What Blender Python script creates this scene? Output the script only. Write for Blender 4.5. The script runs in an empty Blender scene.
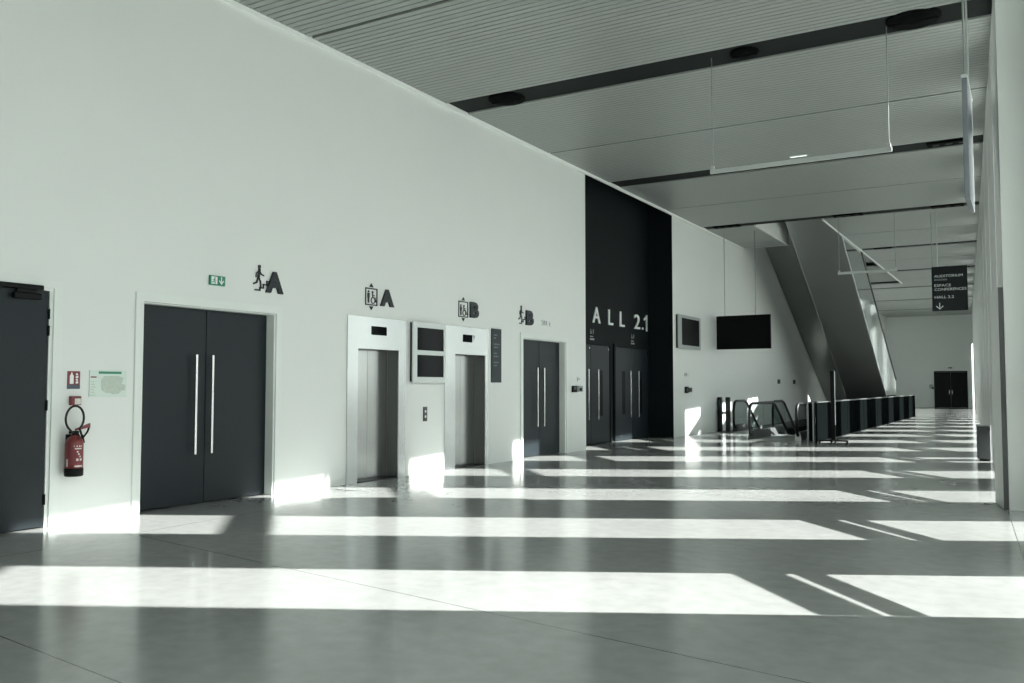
import bpy, math, random
from mathutils import Vector, Matrix
random.seed(7)
scn = bpy.context.scene
COL = scn.collection
R = math.radians

# ------------------------------------------------------------------ camera
cd = bpy.data.cameras.new('camera'); cam = bpy.data.objects.new('camera', cd); COL.objects.link(cam)
cd.sensor_width = 36.0; cd.lens = 880.0 / 1024.0 * 36.0; cd.clip_end = 400
cam.location = (0, 0, 1.5)
cam.rotation_euler = (R(90 + 2.934), 0, R(30.45))
scn.camera = cam

# ------------------------------------------------------------------ sky, sun, exposure
w = bpy.data.worlds.new('sky'); scn.world = w; w.use_nodes = True
wn = w.node_tree.nodes; bg = wn['Background']
bg.inputs['Color'].default_value = (0.90, 0.965, 0.94, 1); bg.inputs['Strength'].default_value = 1.65
ld = bpy.data.lights.new('sun', 'SUN'); ld.energy = 9.6; ld.angle = R(0.6); ld.color = (1.0, 0.985, 0.95)
sun = bpy.data.objects.new('sun', ld); COL.objects.link(sun)
_a = R(27.5)
sun.rotation_euler = Vector((-math.cos(_a), -math.sin(_a), -0.64)).to_track_quat('-Z', 'Y').to_euler()
sun.location = (30, 15, 25)
vs = scn.view_settings
vs.view_transform = 'Standard'; vs.look = 'None'; vs.gamma = 1.0; vs.use_curve_mapping = False
vs.exposure = 1.24
scn.cycles.use_denoising = True
scn.cycles.max_bounces = 10; scn.cycles.diffuse_bounces = 6; scn.cycles.glossy_bounces = 5
scn.cycles.transparent_max_bounces = 12
scn.cycles.sample_clamp_indirect = 40.0

# ------------------------------------------------------------------ materials
def mat(name, col, rough=0.5, metal=0.0, noise=0.0, nscale=6.0, bump=0.0, stretch=None, spec=0.5, rnoise=0.0, emit=0.0):
    m = bpy.data.materials.new(name); m.use_nodes = True
    nt = m.node_tree; b = nt.nodes['Principled BSDF']
    b.inputs['Base Color'].default_value = (*col, 1); b.inputs['Roughness'].default_value = rough
    b.inputs['Metallic'].default_value = metal; b.inputs['Specular IOR Level'].default_value = spec
    if emit:
        b.inputs['Emission Color'].default_value = (*col, 1); b.inputs['Emission Strength'].default_value = emit
    tc = nt.nodes.new('ShaderNodeTexCoord'); mp = nt.nodes.new('ShaderNodeMapping')
    nt.links.new(tc.outputs['Object'], mp.inputs['Vector'])
    if stretch: mp.inputs['Scale'].default_value = stretch
    nz = nt.nodes.new('ShaderNodeTexNoise'); nz.inputs['Scale'].default_value = nscale; nz.inputs['Detail'].default_value = 5
    nt.links.new(mp.outputs['Vector'], nz.inputs['Vector'])
    mx = nt.nodes.new('ShaderNodeMix'); mx.data_type = 'RGBA'
    k = max(noise, 0.01)
    mx.inputs['A'].default_value = (*[c * (1 - k) for c in col], 1); mx.inputs['B'].default_value = (*[min(1, c * (1 + k)) for c in col], 1)
    nt.links.new(nz.outputs['Fac'], mx.inputs['Factor']); nt.links.new(mx.outputs['Result'], b.inputs['Base Color'])
    if rnoise:
        mr = nt.nodes.new('ShaderNodeMapRange'); mr.inputs['To Min'].default_value = max(0, rough - rnoise); mr.inputs['To Max'].default_value = rough + rnoise
        nt.links.new(nz.outputs['Fac'], mr.inputs['Value']); nt.links.new(mr.outputs['Result'], b.inputs['Roughness'])
    if bump:
        bp = nt.nodes.new('ShaderNodeBump'); bp.inputs['Strength'].default_value = bump; bp.inputs['Distance'].default_value = 0.01
        nt.links.new(nz.outputs['Fac'], bp.inputs['Height']); nt.links.new(bp.outputs['Normal'], b.inputs['Normal'])
    return m

def glass_mat(name, tint=(0.9, 0.97, 0.95), refl=0.08, rough=0.02):
    m = bpy.data.materials.new(name); m.use_nodes = True; nt = m.node_tree
    out = nt.nodes['Material Output']; nt.nodes.remove(nt.nodes['Principled BSDF'])
    t = nt.nodes.new('ShaderNodeBsdfTransparent'); t.inputs['Color'].default_value = (*tint, 1)
    g = nt.nodes.new('ShaderNodeBsdfGlossy'); g.inputs['Roughness'].default_value = rough
    lw = nt.nodes.new('ShaderNodeLayerWeight'); lw.inputs['Blend'].default_value = 0.5
    pw = nt.nodes.new('ShaderNodeMath'); pw.operation = 'POWER'; pw.inputs[1].default_value = 5.0
    nt.links.new(lw.outputs['Facing'], pw.inputs[0])
    ma = nt.nodes.new('ShaderNodeMath'); ma.operation = 'MULTIPLY_ADD'; ma.inputs[1].default_value = 1.0 - refl; ma.inputs[2].default_value = refl
    nt.links.new(pw.outputs[0], ma.inputs[0])
    mx = nt.nodes.new('ShaderNodeMixShader')
    nt.links.new(ma.outputs[0], mx.inputs['Fac']); nt.links.new(t.outputs[0], mx.inputs[1]); nt.links.new(g.outputs[0], mx.inputs[2])
    nt.links.new(mx.outputs[0], out.inputs['Surface'])
    return m

M = dict(
    wall=mat('white wall paint', (0.715, 0.745, 0.725), 0.55, noise=0.02, nscale=1.2, bump=0.02),
    pier=mat('pale pier paint', (0.66, 0.69, 0.665), 0.6, noise=0.03, nscale=2, bump=0.03),
    black_wall=mat('black cladding', (0.007, 0.0105, 0.0115), 0.6, noise=0.08, nscale=2, spec=0.1),
    door=mat('dark door lacquer', (0.011, 0.017, 0.021), 0.45, noise=0.06, nscale=3, spec=0.25),
    door_far=mat('dark far door paint', (0.008, 0.011, 0.011), 0.55, noise=0.06, spec=0.2),
    frame=mat('white door frame', (0.72, 0.765, 0.735), 0.45, noise=0.015),
    steel=mat('brushed steel', (0.62, 0.64, 0.63), 0.30, 1.0, noise=0.05, nscale=8, stretch=(1, 1, 30), rnoise=0.05),
    lift_steel=mat('lift portal steel', (0.53, 0.55, 0.545), 0.22, 1.0, noise=0.02, nscale=2),
    lift_door=mat('lift door steel', (0.42, 0.43, 0.42), 0.20, 1.0, noise=0.03, nscale=2),
    shaded_jamb=mat('shade-darkened jamb steel', (0.13, 0.135, 0.13), 0.35, 0.8, noise=0.03),  # darker steel carries the shade of the unlit reveal
    chrome=mat('polished steel bar', (0.72, 0.74, 0.73), 0.22, 1.0, noise=0.03),
    truss=mat('escalator cladding steel', (0.36, 0.375, 0.36), 0.30, 0.65, noise=0.10, nscale=0.6, bump=0.05, rnoise=0.06),
    mirror=mat('polished cladding', (0.37, 0.405, 0.40), 0.06, 1.0, noise=0.03, nscale=1),
    black=mat('matt black', (0.005, 0.0065, 0.0065), 0.55, noise=0.1, spec=0.15),
    rubber=mat('black rubber', (0.009, 0.011, 0.011), 0.42, noise=0.1, spec=0.3),
    screen=mat('screen glass', (0.004, 0.005, 0.006), 0.08, noise=0.05, spec=0.035),
    tv=mat('tv panel', (0.003, 0.004, 0.004), 0.5, noise=0.05, spec=0.1),
    bezel=mat('pale screen casing', (0.62, 0.66, 0.65), 0.35, noise=0.02),
    bezel2=mat('grey screen casing', (0.36, 0.40, 0.39), 0.4, noise=0.02),
    slat=mat('grey ceiling slat', (0.34, 0.365, 0.35), 0.42, 0.25, noise=0.03, nscale=2),
    plenum=mat('dark plenum', (0.010, 0.012, 0.012), 0.7, noise=0.1),
    speaker=mat('black loudspeaker metal', (0.004, 0.005, 0.005), 0.7, noise=0.1, spec=0.02),
    band=mat('dark ceiling band', (0.013, 0.016, 0.016), 0.6, noise=0.1, spec=0.08),
    roof=mat('roof slab', (0.45, 0.48, 0.46), 0.7, noise=0.05),
    cove=mat('pale cove trim', (0.84, 0.87, 0.85), 0.4, noise=0.02),
    sign=mat('dark sign panel', (0.008, 0.011, 0.012), 0.5, noise=0.05, spec=0.2),
    dirsign=mat('slate sign panel', (0.022, 0.032, 0.037), 0.45, noise=0.05, spec=0.3),
    letter=mat('charcoal lettering', (0.022, 0.030, 0.033), 0.5, noise=0.05, spec=0.3),
    white=mat('white lettering', (0.78, 0.82, 0.80), 0.5, noise=0.02),
    grey_white=mat('soft white lettering', (0.50, 0.54, 0.53), 0.5, noise=0.02),
    grey=mat('grey lettering', (0.30, 0.33, 0.33), 0.5, noise=0.02),
    dimgrey=mat('dim lettering', (0.13, 0.16, 0.17), 0.5, noise=0.02),
    green=mat('exit sign green', (0.02, 0.22, 0.13), 0.4, noise=0.05),
    red=mat('extinguisher red', (0.17, 0.028, 0.028), 0.38, noise=0.05),
    signred=mat('sign red', (0.17, 0.024, 0.032), 0.45, noise=0.05),
    navy=mat('dark navy print', (0.06, 0.08, 0.11), 0.5, noise=0.05),
    label=mat('pale label', (0.62, 0.60, 0.55), 0.5, noise=0.08, nscale=60),
    paper=mat('plan paper', (0.62, 0.72, 0.66), 0.5, noise=0.05, nscale=30),
    planink=mat('plan print', (0.47, 0.55, 0.48), 0.5, noise=0.2, nscale=40),
    cabinet=mat('dark grey cabinet', (0.055, 0.062, 0.062), 0.55, noise=0.06),
    hanger=mat('blue grey hanging panel', (0.13, 0.15, 0.165), 0.4, noise=0.03),
    bar=mat('pale aluminium rail', (0.52, 0.56, 0.54), 0.4, 0.3, noise=0.02),
    rod=mat('grey steel rod', (0.30, 0.33, 0.32), 0.4, 0.6, noise=0.02),
    step=mat('grooved step metal', (0.30, 0.32, 0.31), 0.4, 0.7, noise=0.08, nscale=20),
    facade=mat('facade panel', (0.30, 0.33, 0.32), 0.5, noise=0.05),
    ground=mat('outdoor paving', (0.34, 0.35, 0.33), 0.8, noise=0.08, nscale=1),
    glint=mat('lit strip lamp', (0.9, 1.0, 0.97), 0.5, emit=0.8),  # emission put in to imitate a sun glint on the ceiling
    glass=glass_mat('clear window glass', (0.975, 0.985, 0.98), 0.04, 0.45),
    eglass=glass_mat('escalator glass', (0.90, 0.95, 0.935), 0.05),
    dglass=mat('dark tinted glass', (0.0035, 0.0048, 0.0048), 0.6, noise=0.05, spec=0.0),
)

# polished concrete with saw-cut joints
def floor_mat():
    m = mat('polished concrete', (0.318, 0.331, 0.322), 0.16, noise=0.17, nscale=0.6, rnoise=0.05, spec=0.55)
    nt = m.node_tree; b = nt.nodes['Principled BSDF']
    tc = nt.nodes.new('ShaderNodeTexCoord')
    fine = nt.nodes.new('ShaderNodeTexNoise'); fine.inputs['Scale'].default_value = 7; fine.inputs['Detail'].default_value = 8
    nt.links.new(tc.outputs['Object'], fine.inputs['Vector'])
    src = b.inputs['Base Color'].links[0].from_socket
    mul = nt.nodes.new('ShaderNodeMix'); mul.data_type = 'RGBA'; mul.blend_type = 'MULTIPLY'; mul.inputs['Factor'].default_value = 1
    mr = nt.nodes.new('ShaderNodeMapRange'); mr.inputs['To Min'].default_value = 0.80; mr.inputs['To Max'].default_value = 1.16
    nt.links.new(fine.outputs['Fac'], mr.inputs['Value'])
    nt.links.new(src, mul.inputs['A']); nt.links.new(mr.outputs['Result'], mul.inputs['B'])
    prev = mul.outputs['Result']
    def joint(nx, ny, d, period):
        nonlocal prev
        dot = nt.nodes.new('ShaderNodeVectorMath'); dot.operation = 'DOT_PRODUCT'; dot.inputs[1].default_value = (nx, ny, 0)
        nt.links.new(tc.outputs['Object'], dot.inputs[0])
        add = nt.nodes.new('ShaderNodeMath'); add.operation = 'SUBTRACT'; add.inputs[1].default_value = d - period / 2
        nt.links.new(dot.outputs['Value'], add.inputs[0])
        mod = nt.nodes.new('ShaderNodeMath'); mod.operation = 'FLOORED_MODULO'; mod.inputs[1].default_value = period
        nt.links.new(add.outputs[0], mod.inputs[0])
        sb = nt.nodes.new('ShaderNodeMath'); sb.operation = 'SUBTRACT'; sb.inputs[1].default_value = period / 2
        nt.links.new(mod.outputs[0], sb.inputs[0])
        ab = nt.nodes.new('ShaderNodeMath'); ab.operation = 'ABSOLUTE'; nt.links.new(sb.outputs[0], ab.inputs[0])
        lt = nt.nodes.new('ShaderNodeMath'); lt.operation = 'LESS_THAN'; lt.inputs[1].default_value = 0.0045
        nt.links.new(ab.outputs[0], lt.inputs[0])
        mx = nt.nodes.new('ShaderNodeMix'); mx.data_type = 'RGBA'; mx.inputs['B'].default_value = (0.09, 0.095, 0.09, 1)
        nt.links.new(lt.outputs[0], mx.inputs['Factor']); nt.links.new(prev, mx.inputs['A'])
        prev = mx.outputs['Result']
    joint(0.165, 0.986, 4.45, 9.0)
    joint(0.12, 0.993, 2.41, 9.0)
    joint(0.9986, 0.0535, 0.39, 8.0)
    nt.links.new(prev, b.inputs['Base Color'])
    return m
M['floor'] = floor_mat()

# ------------------------------------------------------------------ mesh builder
class MB:
    def __init__(s): s.v = []; s.f = []; s.sm = []
    def add(s, vs, fs, smooth=False):
        o = len(s.v); s.v += [tuple(p) for p in vs]
        s.f += [tuple(i + o for i in f) for f in fs]; s.sm += [smooth] * len(fs); return s
    def box(s, x0, x1, y0, y1, z0, z1):
        vs = [(x, y, z) for z in (z0, z1) for y in (y0, y1) for x in (x0, x1)]
        return s.add(vs, [(0, 2, 3, 1), (4, 5, 7, 6), (0, 1, 5, 4), (2, 6, 7, 3), (0, 4, 6, 2), (1, 3, 7, 5)])
    def bbox(s, x0, x1, y0, y1, z0, z1, b=0.01):
        # box with all edges chamfered
        import bmesh
        bm = bmesh.new(); bmesh.ops.create_cube(bm, size=1)
        for v in bm.verts: v.co = Vector(((x0 + x1) / 2 + v.co.x * (x1 - x0), (y0 + y1) / 2 + v.co.y * (y1 - y0), (z0 + z1) / 2 + v.co.z * (z1 - z0)))
        b = min(b, 0.45 * min(x1 - x0, y1 - y0, z1 - z0))
        bmesh.ops.bevel(bm, geom=bm.edges[:], offset=b, segments=2, affect='EDGES', profile=0.5)
        bm.verts.index_update()
        s.add([v.co[:] for v in bm.verts], [[v.index for v in f.verts] for f in bm.faces]); bm.free(); return s
    def hexa(s, lo, hi):   # two quads (4 points each) -> solid
        return s.add(list(lo) + list(hi), [(3, 2, 1, 0), (4, 5, 6, 7), (0, 1, 5, 4), (1, 2, 6, 5), (2, 3, 7, 6), (3, 0, 4, 7)])
    def tube(s, pts, r, n=8, caps=True):
        pts = [Vector(p) for p in pts]; rings = []
        rr = r if isinstance(r, (list, tuple)) else [r] * len(pts)
        t0 = (pts[1] - pts[0]).normalized()
        up = Vector((0, 0, 1)) if abs(t0.z) < 0.9 else Vector((0, 1, 0))
        nrm = t0.cross(up).normalized()
        for i, p in enumerate(pts):
            a = pts[max(i - 1, 0)]; c = pts[min(i + 1, len(pts) - 1)]
            t = (c - a).normalized(); nrm = (nrm - t * nrm.dot(t)).normalized(); bn = t.cross(nrm)
            rings.append([p + (nrm * math.cos(2 * math.pi * k / n) + bn * math.sin(2 * math.pi * k / n)) * rr[i] for k in range(n)])
        vs = [q for ring in rings for q in ring]; fs = []
        for i in range(len(pts) - 1):
            for k in range(n):
                a = i * n + k; b = i * n + (k + 1) % n
                fs.append((a, b, b + n, a + n))
        s.add(vs, fs, True)
        if caps: s.add(rings[0], [tuple(reversed(range(n)))]); s.add(rings[-1], [tuple(range(n))])
        return s
    def cyl(s, p, q, r, n=16): return s.tube([p, q], r, n)
    def lathe(s, c, prof, n=20):   # prof: (r, z)
        vs = []; fs = []
        for r, z in prof:
            for k in range(n):
                a = 2 * math.pi * k / n; vs.append((c[0] + r * math.cos(a), c[1] + r * math.sin(a), c[2] + z))
        for i in range(len(prof) - 1):
            for k in range(n):
                a = i * n + k; b = i * n + (k + 1) % n; fs.append((a, b, b + n, a + n))
        s.add(vs, fs, True)
        s.add(vs[:n], [tuple(reversed(range(n)))]); s.add(vs[-n:], [tuple(range(n))]); return s
    def prism(s, poly, fn, d0, d1):   # 2-D polygon extruded; fn(u, v, d) -> xyz
        n = len(poly)
        vs = [fn(u, v, d0) for u, v in poly] + [fn(u, v, d1) for u, v in poly]
        fs = [tuple(range(n)), tuple(range(2 * n - 1, n - 1, -1))] + [(i, n + i, n + (i + 1) % n, (i + 1) % n) for i in range(n)]
        return s.add(vs, fs)
    def stroke(s, pts, wd, fn, d0, d1):
        for (a, b), (c, d) in zip(pts[:-1], pts[1:]):
            L = math.hypot(c - a, d - b) or 1e-6; ux, uy = (c - a) / L, (d - b) / L; h = wd / 2
            a2, b2, c2, d2 = a - ux * h, b - uy * h, c + ux * h, d + uy * h
            s.prism([(a2 + uy * h, b2 - ux * h), (c2 + uy * h, d2 - ux * h), (c2 - uy * h, d2 + ux * h), (a2 - uy * h, b2 + ux * h)], fn, d0, d1)
        return s
    def disc(s, u, v, r, fn, d0, d1, n=14):
        return s.prism([(u + r * math.cos(2 * math.pi * k / n), v + r * math.sin(2 * math.pi * k / n)) for k in range(n)], fn, d0, d1)
    def build(s, name, m, parent=None, label=None):
        import bmesh
        me = bpy.data.meshes.new(name); me.from_pydata(s.v, [], s.f); 
        bm = bmesh.new(); bm.from_mesh(me); bmesh.ops.recalc_face_normals(bm, faces=bm.faces[:]); bm.to_mesh(me); bm.free()
        for p, k in zip(me.polygons, s.sm): p.use_smooth = k
        me.materials.append(M[m])
        o = bpy.data.objects.new(name, me); COL.objects.link(o)
        if parent is not None:
            o.parent = parent
            o.matrix_parent_inverse = Matrix.Translation(-Vector(world_loc(parent)))
        if label: o['label'] = label
        return o
def world_loc(o):
    v = Vector(o.location)
    if o.type == 'MESH': return (0, 0, 0)      # meshes are built in world space
    return v

def empty(name, loc, label, cat, group=None, kind=None):
    o = bpy.data.objects.new(name, None); COL.objects.link(o); o.location = loc; o.empty_display_size = 0.2
    return tag(o, label, cat, group, kind)
def tag(o, label=None, cat=None, group=None, kind=None):
    if label: o['label'] = label
    if cat: o['category'] = cat
    if group: o['group'] = group
    if kind: o['kind'] = kind
    return o
def struct(o, label=None, cat=None): return tag(o, label, cat, None, 'structure')

def text_mb(s, size, fn, d0, d1, bold=0.0, align='LEFT', spacing=1.0):
    """letters as solid geometry; fn(u, v, d) -> xyz, baseline at v=0"""
    cu = bpy.data.curves.new('t', 'FONT'); cu.body = s; cu.size = size; cu.offset = bold; cu.align_x = align
    cu.space_character = spacing; cu.resolution_u = 3; cu.extrude = abs(d1 - d0) / 2
    ob = bpy.data.objects.new('t', cu); COL.objects.link(ob)
    dg = bpy.context.evaluated_depsgraph_get(); me = bpy.data.meshes.new_from_object(ob.evaluated_get(dg))
    mb = MB(); mid = (d0 + d1) / 2
    mb.add([fn(v.co.x, v.co.y, mid + v.co.z) for v in me.vertices], [tuple(p.vertices) for p in me.polygons])
    bpy.data.objects.remove(ob); bpy.data.curves.remove(cu); bpy.data.meshes.remove(me)
    return mb
def fit(mb, axis_u, u0, u1, v0, v1):
    """stretch text to exact extents in world axis_u (0 or 1) and z"""
    us = [p[axis_u] for p in mb.v]; zs = [p[2] for p in mb.v]
    a, b, c, d = min(us), max(us), min(zs), max(zs)
    out = []
    for p in mb.v:
        p = list(p); p[axis_u] = u0 + (p[axis_u] - a) / (b - a) * (u1 - u0); p[2] = v0 + (p[2] - c) / (d - c) * (v1 - v0); out.append(tuple(p))
    mb.v = out; return mb

XW = -9.08                    # inner face of the lift wall
CZ = 6.65                     # underside of the slatted ceiling
YE = 70.5                     # far end wall
YB = -7.0                     # wall behind the viewer
def XR(y): return 0.42 - 0.0545 * y      # inner face of the window wall
def LW(u, v, d): return (XW + d, u, v)   # on the lift wall: u along +Y, v up, d out of the wall
def SB(mb, o0, o1, y0, y1, z0, z1):      # box that follows the window wall
    return mb.hexa([(XR(y0) + o0, y0, z0), (XR(y0) + o1, y0, z0), (XR(y1) + o1, y1, z0), (XR(y1) + o0, y1, z0)],
                   [(XR(y0) + o0, y0, z1), (XR(y0) + o1, y0, z1), (XR(y1) + o1, y1, z1), (XR(y1) + o0, y1, z1)])

# ------------------------------------------------------------------ the shell
PIT = (-8.95, -5.15, 28.2, 47.6)
def build_shell():
    f = MB()
    x0, x1, y0, y1 = PIT
    f.box(-10.2, 1.4, YB - 0.3, y0, -0.3, 0); f.box(-10.2, x0, y0, y1, -0.3, 0); f.box(x1, 1.4, y0, y1, -0.3, 0); f.box(-10.2, 1.4, y1, YE + 0.4, -0.3, 0)
    struct(f.build('floor', 'floor'), 'polished grey concrete floor striped with sunlight', 'floor')
    p = MB()
    for b in ((x0 - .1, x0, y0, y1), (x1, x1 + .1, y0, y1), (x0, x1, y0 - .1, y0), (x0, x1, y1, y1 + .1)): p.box(*b, -6.5, -0.3)
    p.box(x0 - .1, x1 + .1, y0 - .1, y1 + .1, -6.6, -6.5)
    struct(p.build('wall_lower', 'black_wall'), 'dark pit walls below the escalators', 'wall')
    g = MB(); g.box(1.6, 120, -60, 150, -0.5, -0.3)
    struct(g.build('ground', 'ground'), 'paving outside the window wall', 'ground')
    # lift wall with its openings
    segs = []; t = 0.5
    ops = [(4.52, 5.66, 2.56), (6.775, 8.90, 2.52), (10.64, 11.71, 2.12), (13.35, 14.42, 2.12), (15.88, 17.82, 2.52), (18.9, 24.85, None)]
    y = YB
    for a, b, h in ops:
        segs.append((XW - t, XW, y, a, 0, 7.6))
        if h:
            segs.append((XW - t, XW, a, b, h, 7.6)); segs.append((XW - t - .1, XW - .3, a, b, 0, h))
        y = b
    segs += [(XW - t, XW, y, 28.0, 0, 7.6), (XW - t, XW, 28.0, YE + .3, -0.3, 11.2)]
    root = empty('wall_left', (XW, 15, 0), 'long white wall with the lifts and dark doors', 'wall', kind='structure')
    for q in segs: MB().box(*q).build('wall_panel', 'wall', root)
    # recessed black bay
    bl = MB(); d = 0.77
    bl.box(XW - d - .15, XW - d, 18.6, 25.1, 0, 7.6)
    bl.box(XW - d, XW - 0.002, 24.845, 25.1, 0, 7.6); bl.box(XW - d, XW - 0.002, 18.7, 18.905, 0, 7.6)
    struct(bl.build('wall_recess', 'black_wall'), 'black recessed bay behind the hall doors', 'wall')
    # far and rear walls
    e = MB()
    e.box(XW - .1, XR(YE) - 0.11, YE, YE + .3, 0, 7.6)
    e.box(XR(YE) - 0.11, XR(YE) + 1.2, YE, YE + .3, 4.6, 7.6)
    struct(e.build('wall_back', 'wall'), 'pale end wall of the concourse', 'wall')
    r = MB(); r.box(-10.2, 2, YB - .3, YB, 0, 7.6)
    struct(r.build('wall_front', 'wall'), 'wall behind the viewer', 'wall')
    # skirting line and reveal joints on the lift wall
    bs = MB()
    for a, b in ((5.76, 6.70), (9.0, 10.40), (11.89, 13.02), (14.52, 15.77), (17.98, 18.88), (24.87, 28.9)):
        bs.box(XW, XW + 0.006, a, b, 0.0, 0.10)
    struct(bs.build('baseboard_left', 'wall'), 'thin white skirting along the lift wall', 'baseboard')
    # cove trim where wall meets ceiling
    c = MB(); c.box(XW, XW + 0.05, YB, 32.4, CZ - 0.06, CZ + 0.02)
    struct(c.build('trim_1', 'cove'), 'pale trim line between wall and ceiling', 'trim')

BANDS = [(-1.3, -0.7), (5.75, 6.4), (13.02, 13.72), (20.22, 20.92), (27.5, 28.05), (34.85, 35.35), (42.1, 42.6), (49.4, 49.9), (56.6, 57.1), (63.9, 64.4)]
JOINTS = [2.3, 9.5, 17.0, 24.2, 31.4, 38.7, 46.0, 53.2, 60.5, 67.2]
OPEN = (-7.5, -5.35, 28.1, 47.5, 32.5)     # ceiling opening over the escalators: x of left lip, right lip, y start, y end, y where it reaches the wall
def left_x(y):
    if y < OPEN[2] or y > OPEN[3]: return XW + 0.04
    return OPEN[1]
def build_ceiling():
    root = empty('ceiling', (0, 20, CZ), 'grey slatted metal ceiling with dark cross bands', 'ceiling', kind='structure')
    pl = MB(); z0, z1 = CZ + 0.07, CZ + 0.12
    for a, b in ((YB, OPEN[2]), (OPEN[3], YE)):
        pl.hexa([(XW, a, z0), (XR(a), a, z0), (XR(b), b, z0), (XW, b, z0)], [(XW, a, z1), (XR(a), a, z1), (XR(b), b, z1), (XW, b, z1)])
    a, b = OPEN[2], OPEN[3]
    pl.hexa([(OPEN[1], a, z0), (XR(a), a, z0), (XR(b), b, z0), (OPEN[1], b, z0)], [(OPEN[1], a, z1), (XR(a), a, z1), (XR(b), b, z1), (OPEN[1], b, z1)])
    pl.box(XW, OPEN[0], OPEN[2], OPEN[4], z0, z1)
    pl.build('plenum', 'plenum', root)
    # slat panels, one mesh per section between bands and joints
    cuts = []
    prev = YB
    for (a, b) in BANDS:
        for j in JOINTS:
            if prev < j < a: cuts.append((prev, j - 0.028)); prev = j + 0.028
        cuts.append((prev, a)); prev = b
    for j in JOINTS:
        if prev < j < YE: cuts.append((prev, j - 0.012)); prev = j + 0.012
    cuts.append((prev, YE))
    pitch = 0.121
    for a, b in cuts:
        if b - a < 0.1: continue
        s = MB(); n = max(1, round((b - a) / pitch)); p = (b - a) / n
        for i in range(n):
            y0 = a + i * p; y1 = y0 + p - 0.021
            ym = (y0 + y1) / 2
            spans = [(left_x(ym), XR(ym))]
            if OPEN[2] < ym < OPEN[4]: spans.append((XW + 0.04, OPEN[0]))
            for xa, xb in spans: s.box(xa, xb, y0, y1, CZ, CZ + 0.035)
        s.build('slat_panel', 'slat', root)
    # dark recessed bands
    for a, b in BANDS:
        s = MB(); ym = (a + b) / 2
        s.box(left_x(ym), XR(ym), a, b, CZ + 0.03, CZ + 0.06); s.build('dark_band', 'band', root)
    # lips of the opening
    s = MB()
    s.box(OPEN[1] - .06, OPEN[1], OPEN[2], OPEN[3], CZ - 0.02, CZ + 0.10)
    s.build('opening_edge', 'cove', root, 'pale lip along the ceiling opening')
    s = MB(); s.box(OPEN[0], OPEN[0] + .06, OPEN[2], OPEN[4], CZ - 0.01, 7.7); s.box(XW, OPEN[0] + .06, OPEN[4], OPEN[4] + .06, CZ - 0.01, 7.7)
    s.box(OPEN[1] - .02, OPEN[1] + .10, OPEN[2], OPEN[3], CZ + 0.10, 11.2)
    s.box(XW, OPEN[1] + .1, OPEN[2] - .12, OPEN[2], CZ + 0.12, 11.2)
    s.box(XW, OPEN[1] + .1, OPEN[3], OPEN[3] + .12, CZ + 0.12, 11.2)
    s.build('opening_upstand', 'wall', root, 'pale upstand around the ceiling opening')
    # roof above
    r = MB()
    for xa, a, b in ((-10.4, YB - .4, OPEN[2]), (OPEN[1], OPEN[2], OPEN[3]), (-10.4, OPEN[3], YE + .5)):
        r.hexa([(xa, a, 7.6), (XR(a) + .64, a, 7.6), (XR(b) + .64, b, 7.6), (xa, b, 7.6)], [(xa, a, 7.8), (XR(a) + .64, a, 7.8), (XR(b) + .64, b, 7.8), (xa, b, 7.8)])
    r.box(-10.4, OPEN[1] + .2, OPEN[2] - .2, OPEN[3] + .2, 11.2, 11.4)
    struct(r.build('roof', 'roof'), 'roof slab over the concourse', 'roof')

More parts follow.
